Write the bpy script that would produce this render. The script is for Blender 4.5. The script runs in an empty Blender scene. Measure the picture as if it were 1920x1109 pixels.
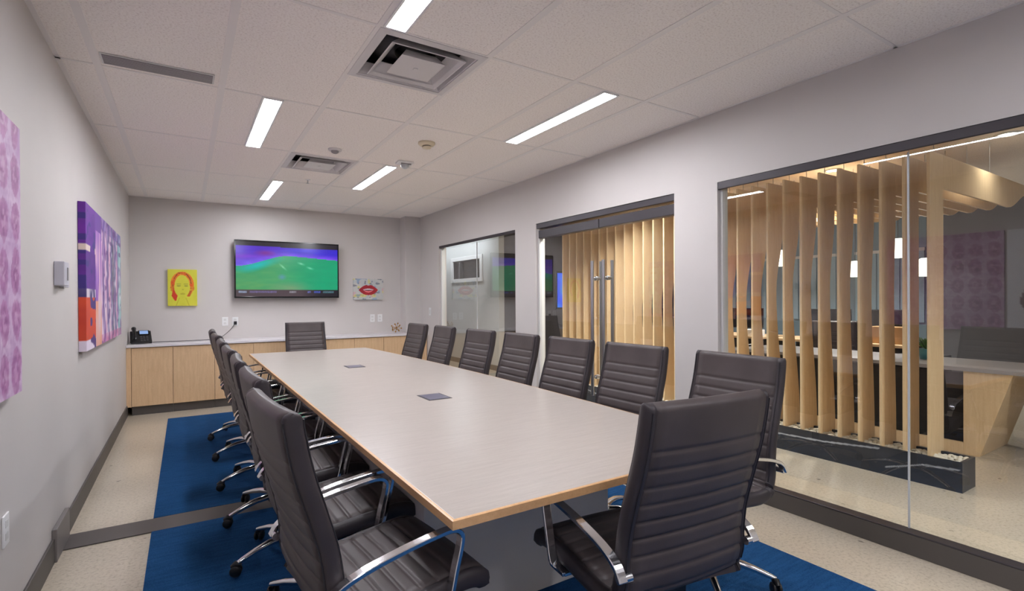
import bpy, math, random
from mathutils import Vector, Matrix
random.seed(7)
PI = math.pi
SC = bpy.context.scene
COL = SC.collection

# ------------------------------------------------------------------ camera
H, W, L = 2.684, 3.815, 7.891          # ceiling height, room width, room length
cam_d = bpy.data.cameras.new('camera'); cam = bpy.data.objects.new('camera', cam_d); COL.objects.link(cam)
_r = Vector((0.84793037, -0.5300792, -0.00548948)); _u = Vector((0.00652505, 0.00008193, 0.99997871)); _f = Vector((0.53006746, 0.84794813, -0.00352826))
m = Matrix.Identity(4)
for i in range(3):
    m[i][0], m[i][1], m[i][2] = _r[i], _u[i], -_f[i]
m.translation = Vector((0.5924, 0.0, 1.3513))
cam.matrix_world = m
cam_d.sensor_width = 36; cam_d.lens = 953.79 / 1920 * 36
cam_d.shift_x = (960 - 943.38) / 1920; cam_d.shift_y = (565.61 - 554.5) / 1920
cam_d.clip_start = 0.02
SC.camera = cam

# ------------------------------------------------------------------ world, exposure
wd = bpy.data.worlds.new('world'); SC.world = wd; wd.use_nodes = True
wd.node_tree.nodes['Background'].inputs[0].default_value = (0.6, 0.7, 0.85, 1)
wd.node_tree.nodes['Background'].inputs[1].default_value = 0.3
SC.view_settings.view_transform = 'Standard'; SC.view_settings.look = 'None'
SC.view_settings.gamma = 1; SC.view_settings.use_curve_mapping = False
SC.view_settings.exposure = 0.3
LIGHT = 60.0        # radiance of the linear ceiling lights

def area(name, loc, sx, sy, power, color=(1, 1, 1), rot=(0, 0, 0)):
    d = bpy.data.lights.new(name, 'AREA'); d.shape = 'RECTANGLE'; d.size = sx; d.size_y = sy
    d.energy = power; d.color = color
    o = bpy.data.objects.new(name, d); COL.objects.link(o); o.location = loc; o.rotation_euler = rot
    return o

# ------------------------------------------------------------------ material helpers
def lin(c):
    return tuple(((v / 255) / 12.92 if v / 255 <= .04045 else ((v / 255 + .055) / 1.055) ** 2.4) for v in c)
def new_mat(name):
    mt = bpy.data.materials.new(name); mt.use_nodes = True
    return mt, mt.node_tree, mt.node_tree.nodes['Principled BSDF']
def sock(b, *names):
    for n in names:
        if n in b.inputs: return b.inputs[n]
def plain(name, rgb, rough=.5, metal=0, coat=0, spec=.5):
    mt, nt, b = new_mat(name)
    b.inputs['Base Color'].default_value = (*lin(rgb), 1); b.inputs['Roughness'].default_value = rough
    b.inputs['Metallic'].default_value = metal; b.inputs['Coat Weight'].default_value = coat
    b.inputs['Specular IOR Level'].default_value = spec
    return mt
def coords(nt, scale=(1, 1, 1), kind='Object'):
    tc = nt.nodes.new('ShaderNodeTexCoord'); mp = nt.nodes.new('ShaderNodeMapping')
    mp.inputs['Scale'].default_value = scale
    nt.links.new(tc.outputs[kind], mp.inputs['Vector']); return mp.outputs[0]
def noise(nt, vec, scale, detail=4, rough=.5):
    n = nt.nodes.new('ShaderNodeTexNoise'); n.inputs['Scale'].default_value = scale
    n.inputs['Detail'].default_value = detail; n.inputs['Roughness'].default_value = rough
    nt.links.new(vec, n.inputs['Vector']); return n.outputs['Fac']
def ramp(nt, fac, stops, interp='LINEAR'):
    r = nt.nodes.new('ShaderNodeValToRGB'); r.color_ramp.interpolation = interp
    e = r.color_ramp.elements
    while len(e) < len(stops): e.new(.5)
    for k, (p, c) in enumerate(stops):
        e[k].position = p; e[k].color = (*lin(c), 1)
    nt.links.new(fac, r.inputs[0]); return r.outputs[0]
def mixc(nt, fac, a, b, mode='MIX'):
    n = nt.nodes.new('ShaderNodeMix'); n.data_type = 'RGBA'; n.blend_type = mode
    if isinstance(fac, (int, float)): n.inputs[0].default_value = fac
    else: nt.links.new(fac, n.inputs[0])
    for s, v in ((6, a), (7, b)):
        if isinstance(v, tuple): n.inputs[s].default_value = (*lin(v), 1)
        else: nt.links.new(v, n.inputs[s])
    return n.outputs[2]
def bump(nt, b, h, strength=.2, dist=.002):
    n = nt.nodes.new('ShaderNodeBump'); n.inputs['Strength'].default_value = strength; n.inputs['Distance'].default_value = dist
    nt.links.new(h, n.inputs['Height']); nt.links.new(n.outputs[0], b.inputs['Normal'])

M = {}
def wall_mat(name, rgb):
    mt, nt, b = new_mat(name); v = coords(nt)
    c = ramp(nt, noise(nt, v, 1.2, 3), [(.3, tuple(x - 3 for x in rgb)), (.7, tuple(min(255, x + 3) for x in rgb))])
    nt.links.new(c, b.inputs['Base Color']); b.inputs['Roughness'].default_value = .6
    bump(nt, b, noise(nt, v, 180, 2), .12, .001); return mt
M['wall'] = wall_mat('wall_paint', (204, 199, 196))
M['pale_wall'] = wall_mat('pale_corridor_paint', (205, 207, 206))
M['grey_wall'] = wall_mat('grey_corridor_paint', (72, 71, 74))
M['blue_wall'] = wall_mat('blue_grey_paint', (122, 144, 158))
def tile_mat():
    mt, nt, b = new_mat('ceiling_tile'); v = coords(nt)
    f = noise(nt, v, 95, 3, .7)
    c = ramp(nt, f, [(.32, (222, 213, 207)), (.47, (246, 239, 234)), (.7, (250, 245, 240))])
    nt.links.new(c, b.inputs['Base Color']); b.inputs['Roughness'].default_value = .9
    bump(nt, b, f, .5, .004); return mt
M['tile'] = tile_mat()
M['tee'] = plain('ceiling_grid_paint', (236, 231, 228), .5)
def concrete():
    mt, nt, b = new_mat('polished_concrete'); v = coords(nt)
    c1 = ramp(nt, noise(nt, v, 1.6, 5, .6), [(.3, (166, 155, 136)), (.7, (194, 182, 162))])
    c2 = ramp(nt, noise(nt, v, 60, 4, .7), [(.33, (146, 135, 117)), (.5, (202, 191, 173)), (.72, (212, 202, 186))])
    c = mixc(nt, .55, c1, c2)
    vo = nt.nodes.new('ShaderNodeTexVoronoi'); vo.inputs['Scale'].default_value = 5.5; nt.links.new(v, vo.inputs['Vector'])
    n2 = noise(nt, v, 22, 2)
    ma = nt.nodes.new('ShaderNodeMath'); ma.operation = 'MULTIPLY_ADD'; ma.inputs[1].default_value = .35
    nt.links.new(n2, ma.inputs[0]); nt.links.new(vo.outputs['Distance'], ma.inputs[2])
    spots = ramp(nt, ma.outputs[0], [(.2, (120, 112, 102)), (.24, (255, 255, 255))])
    c = mixc(nt, .8, c, spots, 'MULTIPLY')
    nt.links.new(c, b.inputs['Base Color'])
    b.inputs['Roughness'].default_value = .3; b.inputs['Coat Weight'].default_value = .35; b.inputs['Coat Roughness'].default_value = .12
    return mt
M['floor'] = concrete()
def carpet():
    mt, nt, b = new_mat('blue_carpet'); v = coords(nt, (1, 1, 1))
    c = ramp(nt, noise(nt, v, 150, 3, .8), [(.3, (15, 50, 90)), (.7, (42, 88, 134))])
    c = mixc(nt, .35, c, ramp(nt, noise(nt, coords(nt, (1, 8, 1)), 6, 3), [(.35, (16, 58, 104)), (.65, (36, 88, 138))]))
    nt.links.new(c, b.inputs['Base Color']); b.inputs['Roughness'].default_value = .95; b.inputs['Specular IOR Level'].default_value = .1
    bump(nt, b, noise(nt, v, 260, 2), .6, .004); return mt
M['carpet'] = carpet()
def wood(name, a, c, grain=(9, 9, .9), rough=.4, coat=.1, scale=5):
    mt, nt, b = new_mat(name); v = coords(nt, grain)
    f = noise(nt, v, scale, 6, .65)
    g = noise(nt, v, scale * 9, 3, .7)
    col = mixc(nt, .35, ramp(nt, f, [(.3, a), (.7, c)]), ramp(nt, g, [(.35, a), (.65, c)]))
    nt.links.new(col, b.inputs['Base Color']); b.inputs['Roughness'].default_value = rough
    b.inputs['Coat Weight'].default_value = coat; b.inputs['Coat Roughness'].default_value = .2
    bump(nt, b, g, .06, .001); return mt
M['oak'] = wood('light_oak_veneer', (206, 170, 128), (232, 200, 160))
M['fin'] = wood('birch_plywood', (216, 184, 140), (236, 210, 170))
M['fin_edge'] = wood('birch_plywood_edge', (222, 192, 148), (236, 210, 172))
M['table'] = wood('pale_table_laminate', (166, 157, 149), (185, 176, 168), (1.2, 14, 1), .33, .25, 6)
M['table_edge'] = wood('maple_edge', (204, 156, 108), (228, 184, 134), (9, 1, 9))
M['table_base'] = plain('grey_table_base', (226, 222, 218), .45)
M['counter'] = plain('white_quartz', (226, 223, 226), .25, coat=.2)
def leather(name, rgb):
    mt, nt, b = new_mat(name); v = coords(nt)
    vo = nt.nodes.new('ShaderNodeTexVoronoi'); vo.inputs['Scale'].default_value = 420; nt.links.new(v, vo.inputs['Vector'])
    c = ramp(nt, noise(nt, v, 7, 3), [(.3, tuple(x - 4 for x in rgb)), (.7, tuple(x + 5 for x in rgb))])
    nt.links.new(c, b.inputs['Base Color']); b.inputs['Roughness'].default_value = .46; b.inputs['Specular IOR Level'].default_value = .4
    bump(nt, b, vo.outputs['Distance'], .15, .0008); return mt
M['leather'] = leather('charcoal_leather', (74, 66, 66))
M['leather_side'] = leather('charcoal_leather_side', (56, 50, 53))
M['piping'] = leather('dark_piping', (40, 37, 41))
M['chrome'] = plain('chrome', (225, 225, 228), .12, 1)
M['steel'] = plain('brushed_steel', (190, 190, 192), .3, 1)
M['black'] = plain('black_plastic', (22, 21, 23), .45)
M['gloss_black'] = plain('gloss_black_plastic', (14, 14, 16), .12)
M['dark_frame'] = plain('dark_bronze_frame', (62, 58, 62), .4, .3)
M['base'] = plain('dark_grey_rubber_base', (84, 79, 76), .5)
M['white'] = plain('white_plastic', (232, 232, 232), .4)
M['offwhite'] = plain('off_white_trim', (214, 214, 212), .45)
M['cream'] = plain('cream_plastic', (222, 208, 180), .45)
M['diffuser'] = plain('white_vent_metal', (214, 210, 210), .45)
M['grey_metal'] = plain('grey_painted_metal', (142, 138, 140), .45)
M['vent_dark'] = plain('dark_grey_metal', (72, 70, 74), .6)
M['thermo'] = plain('grey_thermostat', (196, 194, 204), .4)
M['lcd'] = plain('lcd_grey', (96, 94, 112), .3)
M['gold'] = plain('antique_gold', (176, 132, 66), .3, .9)
M['pebble'] = plain('white_pebble', (212, 206, 190), .6)
M['pale_grey'] = plain('pale_grey_seal', (190, 194, 198), .3)
M['orange'] = plain('orange_card', (240, 92, 30), .6)
M['white_bag'] = plain('white_plastic_bag', (225, 225, 230), .5)
M['blue_bag'] = plain('blue_plastic_bag', (40, 110, 190), .4)
M['brown_box'] = plain('cardboard', (168, 128, 84), .8)
M['teal'] = plain('teal_plastic', (70, 130, 140), .4)
M['leaf'] = plain('leaf_green', (70, 110, 50), .5)
M['cloth_grey'] = plain('grey_cloth', (120, 118, 122), .9)
M['lobby_desk'] = plain('grey_desk_laminate', (150, 148, 150), .4)
M['curtain'] = plain('pale_blue_blind', (150, 178, 196), .7)
M['mauve'] = plain('mauve_paper', (150, 120, 170), .7)

def emit(name, rgb, strength):
    mt = bpy.data.materials.new(name); mt.use_nodes = True; nt = mt.node_tree
    nt.nodes.remove(nt.nodes['Principled BSDF']); e = nt.nodes.new('ShaderNodeEmission')
    e.inputs[0].default_value = (*lin(rgb), 1); e.inputs[1].default_value = strength
    nt.links.new(e.outputs[0], nt.nodes['Material Output'].inputs[0]); return mt
M['lamp'] = emit('lit_led_diffuser', (248, 248, 255), LIGHT)
M['lamp_corridor'] = emit('lit_corridor_led', (243, 248, 255), 26)
M['lamp_fin_fill'] = emit('lit_fin_fill_led', (250, 250, 255), 70)  # for the unseen corridor lamp added to light the fins
M['downlight'] = emit('lit_downlight', (255, 246, 228), 14)
M['pendant'] = emit('lit_pendant_glass', (255, 250, 235), 3.0)
M['lcd_blue'] = emit('lit_phone_display', (150, 180, 230), .8)
def vcol(name, rough=.55, emission=0):
    mt, nt, b = new_mat(name); a = nt.nodes.new('ShaderNodeAttribute'); a.attribute_name = 'paint'
    b.inputs['Roughness'].default_value = rough
    if emission:
        b.inputs['Base Color'].default_value = (.01, .01, .01, 1)
        nt.links.new(a.outputs['Color'], b.inputs['Emission Color']); b.inputs['Emission Strength'].default_value = emission
    else: nt.links.new(a.outputs['Color'], b.inputs['Base Color'])
    return mt
M['paint'] = vcol('painted_canvas'); M['screen'] = vcol('lit_screen', .15, 0.85); M['marble'] = vcol('veined_black_marble', .22)
def glass():
    mt = bpy.data.materials.new('clear_glass'); mt.use_nodes = True; nt = mt.node_tree
    nt.nodes.remove(nt.nodes['Principled BSDF'])
    t = nt.nodes.new('ShaderNodeBsdfTransparent'); t.inputs[0].default_value = (.90, .93, .925, 1)
    g = nt.nodes.new('ShaderNodeBsdfGlossy'); g.inputs['Roughness'].default_value = 0
    fr = nt.nodes.new('ShaderNodeFresnel'); fr.inputs['IOR'].default_value = 1.52
    mu = nt.nodes.new('ShaderNodeMath'); mu.operation = 'MULTIPLY'; mu.inputs[1].default_value = 3.0; mu.use_clamp = True
    # the same reflectance from both sides of the sheet
    ge = nt.nodes.new('ShaderNodeNewGeometry'); io = nt.nodes.new('ShaderNodeMath'); io.operation = 'MULTIPLY_ADD'
    io.inputs[1].default_value = 1 / 1.52 - 1.52; io.inputs[2].default_value = 1.52
    nt.links.new(ge.outputs['Backfacing'], io.inputs[0]); nt.links.new(io.outputs[0], fr.inputs['IOR'])
    mx = nt.nodes.new('ShaderNodeMixShader')
    nt.links.new(fr.outputs[0], mu.inputs[0]); nt.links.new(mu.outputs[0], mx.inputs[0])
    nt.links.new(t.outputs[0], mx.inputs[1]); nt.links.new(g.outputs[0], mx.inputs[2])
    nt.links.new(mx.outputs[0], nt.nodes['Material Output'].inputs[0]); return mt
M['glass'] = glass()

# ------------------------------------------------------------------ mesh helpers
class MB:
    def __init__(s): s.v = []; s.f = []; s.mi = []; s.sm = []; s.cur = 0; s.smooth = False
    def add(s, vs, fs, mi=None, smooth=None):
        o = len(s.v); s.v += [tuple(x) for x in vs]
        for f in fs:
            s.f.append([i + o for i in f]); s.mi.append(s.cur if mi is None else mi); s.sm.append(s.smooth if smooth is None else smooth)
        return s
    def box(s, x0, x1, y0, y1, z0, z1, mi=None):
        v = [(x, y, z) for z in (z0, z1) for y in (y0, y1) for x in (x0, x1)]
        return s.add(v, [(0, 2, 3, 1), (4, 5, 7, 6), (0, 1, 5, 4), (2, 6, 7, 3), (0, 4, 6, 2), (1, 3, 7, 5)], mi, False)
    def prism(s, poly, axis, a, b, mi=None):
        n = len(poly); put = {0: lambda p, t: (t, p[0], p[1]), 1: lambda p, t: (p[0], t, p[1]), 2: lambda p, t: (p[0], p[1], t)}[axis]
        v = [put(p, a) for p in poly] + [put(p, b) for p in poly]
        return s.add(v, [list(range(n)), list(range(2 * n - 1, n - 1, -1))] + [(i, i + n, (i + 1) % n + n, (i + 1) % n) for i in range(n)], mi, False)
    def tube(s, pts, r, n=10, cap=True, flat=1.0, up=(0, 0, 1)):
        pts = [Vector(p) for p in pts]; rr = r if isinstance(r, (list, tuple)) else [r] * len(pts)
        vs = []; fs = []; side = None
        for i, p in enumerate(pts):
            d = (pts[min(i + 1, len(pts) - 1)] - pts[max(i - 1, 0)]).normalized()
            if side is None:
                side = d.cross(Vector(up))
                if side.length < 1e-3: side = d.cross(Vector((1, 0, 0)))
            side = (side - d * side.dot(d)).normalized(); nn = d.cross(side)
            for k in range(n):
                a = 2 * PI * k / n; vs.append(p + side * math.cos(a) * rr[i] * flat + nn * math.sin(a) * rr[i])
        m_ = len(pts)
        for i in range(m_ - 1):
            for k in range(n):
                fs.append((i * n + k, i * n + (k + 1) % n, (i + 1) * n + (k + 1) % n, (i + 1) * n + k))
        s.add(vs, fs, None, True)
        if cap: s.add(vs[:n], [list(range(n - 1, -1, -1))], None, False); s.add(vs[-n:], [list(range(n))], None, False)
        return s
    def bar(s, pts, w, t, up=(1, 0, 0)):
        # flat rectangular strip swept along pts; w along `up` direction, t thickness
        pts = [Vector(p) for p in pts]; up = Vector(up); vs = []; fs = []
        for i, p in enumerate(pts):
            d = (pts[min(i + 1, len(pts) - 1)] - pts[max(i - 1, 0)]).normalized(); sd = (up - d * up.dot(d)).normalized(); nn = d.cross(sd)
            c = t * .3
            for a, b in ((-w, -t + c), (-w + c, -t), (w - c, -t), (w, -t + c), (w, t - c), (w - c, t), (-w + c, t), (-w, t - c)):
                vs.append(p + sd * a * .5 + nn * b * .5)
        n = 8
        for i in range(len(pts) - 1):
            for k in range(n): fs.append((i * n + k, i * n + (k + 1) % n, (i + 1) * n + (k + 1) % n, (i + 1) * n + k))
        fs += [list(range(n - 1, -1, -1)), [len(vs) - n + k for k in range(n)]]
        return s.add(vs, fs, None, False)
    def lathe(s, prof, c=(0, 0, 0), n=24, axis=2):
        vs = []; fs = []; c = Vector(c)
        for r, z in prof:
            for k in range(n):
                a = 2 * PI * k / n; p = [r * math.cos(a), r * math.sin(a)]; p.insert(axis, z); vs.append(c + Vector(p))
        for i in range(len(prof) - 1):
            for k in range(n): fs.append((i * n + k, i * n + (k + 1) % n, (i + 1) * n + (k + 1) % n, (i + 1) * n + k))
        return s.add(vs, fs, None, True)
    def ball(s, c, r, n=12):
        return s.lathe([(max(1e-4, r * math.sin(PI * k / (n // 2 + 2))), -r * math.cos(PI * k / (n // 2 + 2))) for k in range(n // 2 + 3)], c, n)
    def build(s, name, mats, parent=None, bevel=0, kind=None, loc=None):
        me = bpy.data.meshes.new(name); me.from_pydata(s.v, [], s.f)
        for mt in (mats if isinstance(mats, (list, tuple)) else [mats]): me.materials.append(mt)
        me.polygons.foreach_set('material_index', s.mi); me.polygons.foreach_set('use_smooth', s.sm); me.update()
        o = bpy.data.objects.new(name, me); COL.objects.link(o)
        if parent: o.parent = parent
        if loc: o.location = loc
        if kind: o['kind'] = kind
        if bevel:
            b = o.modifiers.new('bevel', 'BEVEL'); b.width = bevel; b.segments = 2; b.limit_method = 'ANGLE'; b.angle_limit = .9
        return o
def fix_normals(o):
    import bmesh
    bm = bmesh.new(); bm.from_mesh(o.data); bmesh.ops.recalc_face_normals(bm, faces=bm.faces); bm.to_mesh(o.data); bm.free()
def tag(o, label, cat, group=None, kind=None):
    o['label'] = label; o['category'] = cat
    if group: o['group'] = group
    if kind: o['kind'] = kind
    return o
def thing(name, label, cat, loc=(0, 0, 0), rz=0, group=None):
    o = bpy.data.objects.new(name, None); COL.objects.link(o); o.location = loc; o.rotation_euler = (0, 0, rz); o.empty_display_size = .1
    return tag(o, label, cat, group)
KIDS = {}
def kids(o): return [c for c in bpy.data.objects if c.parent == o]
def copy_tree(o, parent=None):
    c = o.copy(); COL.objects.link(c); c.parent = parent
    if o not in KIDS: KIDS[o] = kids(o)
    for ch in KIDS[o]: copy_tree(ch, c)
    return c
def struct(name, mb, mt, parent=None, bevel=0):
    return mb.build(name, mt, parent, bevel, None if parent else 'structure')
ORD = ['first', 'second', 'third', 'fourth', 'fifth', 'sixth', 'seventh', 'eighth', 'ninth', 'tenth', 'eleventh', 'twelfth', 'thirteenth', 'fourteenth',
       'fifteenth', 'sixteenth', 'seventeenth', 'eighteenth', 'nineteenth', 'twentieth'] 
ORD += ['twenty-' + x for x in ORD[:9]] + ['thirtieth'] + ['thirty-' + x for x in ORD[:9]]

def painted(name, w, h, nx, ny, func, thick, mt, parent=None, axis='y-', back=True):
    """canvas with its front painted by func(u, v) -> srgb ; u rightwards as the viewer sees it, v upwards; origin = lower left of front"""
    vs = []; fs = []; cols = []
    for j in range(ny + 1):
        for i in range(nx + 1):
            vs.append((w * i / nx, 0, h * j / ny)); cols.append(lin(func(i / nx, j / ny)))
    for j in range(ny):
        for i in range(nx):
            a = j * (nx + 1) + i; fs.append((a, a + 1, a + nx + 2, a + nx + 1))
    n0 = len(vs)
    if back:
        rim = [i for i in range(nx + 1)] + [j * (nx + 1) + nx for j in range(1, ny + 1)] + [ny * (nx + 1) + i for i in range(nx - 1, -1, -1)] + [j * (nx + 1) for j in range(ny - 1, 0, -1)]
        for k in rim:
            for q in (0, 1): 
                x, y, z = vs[k]; vs.append((x, thick * q, z)); cols.append(cols[k])
        R_ = len(rim)
        for k in range(R_):
            a = n0 + 2 * k; b = n0 + 2 * ((k + 1) % R_); fs.append((a, a + 1, b + 1, b))
        fs.append([n0 + 2 * k + 1 for k in range(R_)])
    me = bpy.data.meshes.new(name); me.from_pydata(vs, [], fs); me.materials.append(mt)
    at = me.color_attributes.new('paint', 'FLOAT_COLOR', 'POINT')
    at.data.foreach_set('color', [x for c in cols for x in (*c, 1)])
    o = bpy.data.objects.new(name, me); COL.objects.link(o)
    if parent: o.parent = parent
    return o
def mixrgb(a, b, t):
    t = max(0, min(1, t)); return tuple(x + (y - x) * t for x, y in zip(a, b))
_G = {}
def vnoise(x, y, seed=0):
    def g(i, j):
        k = (i, j, seed)
        if k not in _G: _G[k] = random.Random(i * 7919 + j * 104729 + seed * 31).random()
        return _G[k]
    i, j = math.floor(x), math.floor(y); fx, fy = x - i, y - j; fx = fx * fx * (3 - 2 * fx); fy = fy * fy * (3 - 2 * fy)
    return (g(i, j) * (1 - fx) + g(i + 1, j) * fx) * (1 - fy) + (g(i, j + 1) * (1 - fx) + g(i + 1, j + 1) * fx) * fy
def fbm(x, y, s=0): return (vnoise(x, y, s) + .5 * vnoise(2 * x, 2 * y, s + 1) + .25 * vnoise(4 * x, 4 * y, s + 2)) / 1.75

# ================================================================== SETTING
Y0 = -2.2                      # wall behind the camera
FX, FY = 10.6, 13.0            # far limits of the lobby and the corridor
MX = [.184 + .61 * k for k in range(6)]
CY = [1.188 + 1.22 * k for k in range(-2, 6)]
struct('floor', MB().box(-.15, FX + .1, -4.1, FY + .1, -.1, 0), M['floor'])
cl = MB(); DX0, DX1 = 1.424, 1.994; dys = (2.427, 2.997, 4.870, 5.440)
for x0, x1, y0, y1 in ((-.15, DX0, -4.1, FY + .1), (DX1, FX + .1, -4.1, FY + .1), (DX0, DX1, -4.1, dys[0]), (DX0, DX1, dys[1], dys[2]), (DX0, DX1, dys[3], FY + .1)): cl.box(x0, x1, y0, y1, H, H + .1)
struct('ceiling', cl, M['tile'])
struct('wall_left', MB().box(-.15, 0, Y0 - .15, L + .15, 0, H), M['wall'])
struct('wall_back', MB().box(0, W + .12, L, L + .15, 0, H), M['wall'])
struct('wall_front', MB().box(0, W + .12, Y0 - .15, Y0, 0, H), M['wall'])
T = .12
O3 = (-.75, 2.266, .0, 2.18); OD = (2.644, 4.48, 0, 2.17); O1 = (4.887, 6.958, .0, 2.155)
wr = MB()
for y0, y1, z0, z1 in ((Y0, O3[0], 0, H), (O3[0], O3[1], 0, O3[2]), (O3[0], O3[1], O3[3], H), (O3[1], OD[0], 0, H), (OD[0], OD[1], OD[3], H),
                       (OD[1], O1[0], 0, H), (O1[0], O1[1], 0, O1[2]), (O1[0], O1[1], O1[3], H), (O1[1], L, 0, H)):
    wr.box(W, W + T, y0, y1, z0, z1)
struct('wall_right', wr, M['wall'])
struct('wall_corner', MB().box(3.56, W, 7.66, L, 0, H), M['wall'])
# baseboards
struct('baseboard_left', MB().box(0, .012, Y0, 3.50, 0, .125).box(0, .012, 3.75, 7.41, 0, .125), M['base'], bevel=.003)
bb = MB()
for y0, y1 in ((Y0, O3[0]), (O3[1], OD[0]), (OD[1], O1[0]), (O1[1], 7.40)): bb.box(W - .012, W, y0, y1, 0, .116)
struct('baseboard_right', bb, M['base'], bevel=.003)
struct('trim_1', MB().box(.0, W, 3.605, 3.82, .0, .007), M['base'], bevel=.002)
jc = MB().box(0, .022, 3.46, 3.80, .0, .172)
struct('trim_2', jc, plain('joint_cover_metal', (122, 117, 116), .45), bevel=.004)
struct('baseboard_front', MB().box(0, W, Y0, Y0 + .012, 0, .125), M['base'])
# ceiling grid
g = MB()
for x in MX: g.box(x - .019, x + .019, Y0, L, H - .003, H + .002)
for y in CY:
    g.box(0, W, y - .010, y + .010, H - .0025, H + .002)
for y in (3.018, 5.458): g.box(MX[2], MX[3], y - .008, y + .008, H - .0025, H + .002)
g.box(0, .025, Y0, L, H - .0025, H + .002).box(W - .02, W, Y0, L, H - .0025, H + .002).box(0, W, L - .02, L, H - .0025, H + .002)
struct('trim_3', g, M['tee'])
# carpets
cp = MB().box(.417, 3.27, -1.6, 3.603, .0, .008).build('carpet', M['carpet'])
tag(cp, 'dark blue carpet tiles on the camera side of the dark floor strip', 'carpet')
cp = MB().box(.417, 3.27, 3.822, 6.98, .0, .008).build('carpet', M['carpet'])
tag(cp, 'blue carpet tiles between the dark floor strip and the oak cabinets', 'carpet')

# ---- glazing
def pane_box(y0, y1, z0, z1, x=W + .06, t=.006):
    # a thin sheet: one face only carries the reflection, so it stays a crisp single image
    return MB().add([(x, y0, z0), (x, y1, z0), (x, y1, z1), (x, y0, z1)], [(0, 1, 2, 3)])
gx = W + .06
def window(n, y0, y1, z0, z1, seams, head, jamb):
    wroot = pane_box(y0, y1, .112, z1).build('window_%d' % n, M['glass'], None, 0, 'structure')
    f = MB().box(W + .002, W + .02, y0, y1, z1 - head, z1).box(W + .02, gx + .006, y0, y1, z1 - head + .028, z1)
    MB().box(W - .012, gx + .006, y0, y1, z0, .108).build('window_curb', M['base'], wroot, .002)
    f.box(W - .014, gx + .008, y0, y1, .108, .116)
    z0 = .116
    f.build('window_frame', M['dark_frame'], wroot, .004)
    MB().box(gx - .03, gx + .03, y1 - jamb, y1 - .0005, z0, z1 - head).build('window_jamb', M['offwhite'], wroot, .003)
    for sy in seams: MB().box(gx - .006, gx + .006, sy - .0035, sy + .0035, z0, z1 - head).build('glass_joint', M['pale_grey'], wroot)
    return wroot
w3 = window(3, O3[0], O3[1], O3[2], O3[3], [1.158, -.05], .053, .02)
w1 = window(1, O1[0], O1[1], O1[2], O1[3], [5.90], .035, .02)
# glass double door
D0, D1 = OD[0], OD[1]; DS = 3.515
dr = pane_box(D0, DS - .003, .02, 2.06).build('door_1', M['glass'], None, 0, 'structure')
MB().add([(gx, DS + .003, .02), (gx, D1, .02), (gx, D1, 2.06), (gx, DS + .003, 2.06)], [(0, 1, 2, 3)]).build('glass_leaf', M['glass'], dr)
MB().box(gx - .05, gx + .05, D0, D1, 2.115, 2.17).build('door_header', M['dark_frame'], dr, .004)
MB().box(gx - .04, gx + .03, D0, DS - .003, 2.01, 2.095).build('top_rail', M['dark_frame'], dr, .004)
MB().box(gx - .04, gx + .03, DS + .003, D1 - .02, 2.01, 2.095).build('top_rail', M['dark_frame'], dr, .004)
MB().box(gx - .02, gx + .02, D0, D1 - .02, .008, .1).build('bottom_rail', M['dark_frame'], dr, .004)
MB().box(gx - .03, gx + .03, D1 - .022, D1 - .0005, .0, 2.115).build('door_jamb', M['offwhite'], dr)
for hy in (DS + .075, DS - .075):
    h = MB()
    for sx in (-.055, .055):
        h.tube([(gx + sx, hy, .45), (gx + sx, hy, 1.71)], .016, 14)
    hd = h.build('door_handle', M['steel'], dr)
    st = MB()
    for z in (.62, 1.545): st.tube([(gx - .055, hy, z), (gx + .055, hy, z)], .011, 12); st.tube([(gx - .018, hy, z), (gx + .018, hy, z)], .02, 14)
    st.build('standoff', M['steel'], hd)

# ---- corridor and lobby shell
struct('wall_lobby_east', MB().box(FX, FX + .1, -4.1, FY, 0, H), M['blue_wall'])
struct('wall_lobby_south', MB().box(W + T, FX, -4.1, -4.0, 0, H), M['grey_wall'])
struct('wall_corridor_end', MB().box(W + T, FX, FY, FY + .1, 0, H), M['grey_wall'])
struct('wall_corridor_west', MB().box(W + T - .1, W + T, L + .15, FY, 0, H).box(W + T - .1, W + T, -4.0, Y0 - .15, 0, H), M['wall'])
pw = MB()
wy0, wy1, wz0, wz1 = 8.86, 10.05, 1.80, 2.18
for y0, y1, z0, z1 in ((8.16, wy0, 0, H), (wy1, FY, 0, H), (wy0, wy1, 0, wz0), (wy0, wy1, wz1, H)): pw.box(5.6, 5.72, y0, y1, z0, z1)
struct('wall_corridor_pale', pw, M['pale_wall'])
w4 = MB().box(5.66, 5.667, wy0, wy1, wz0, wz1).build('window_4', M['glass'], None, 0, 'structure')
fr = MB()
for y0, y1, z0, z1 in ((wy0 - .1, wy1 + .1, wz1, wz1 + .08), (wy0 - .1, wy1 + .1, wz0 - .08, wz0), (wy0 - .1, wy0, wz0, wz1), (wy1, wy1 + .1, wz0, wz1)): fr.box(5.575, 5.73, y0, y1, z0, z1)
fr.build('window_frame', M['white'], w4, .004)
bl = MB()
for k in range(14): bl.box(5.675, 5.70, wy0, wy1 - .25, wz0 + .02 + k * .024, wz0 + .027 + k * .024)
bl.build('window_blind', M['grey_metal'], w4)
struct('wall_side_room', MB().box(5.72, FX, 8.16, 8.24, 0, H).box(7.2, 7.3, 8.24, FY, 0, H), M['grey_wall'])
struct('baseboard_corridor', MB().box(5.588, 5.6, 8.15, FY, 0, .1), M['base'])
struct('wall_lobby_grey', MB().box(9.7, 9.8, -4.0, 3.0, 0, H), M['grey_wall'])

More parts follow.
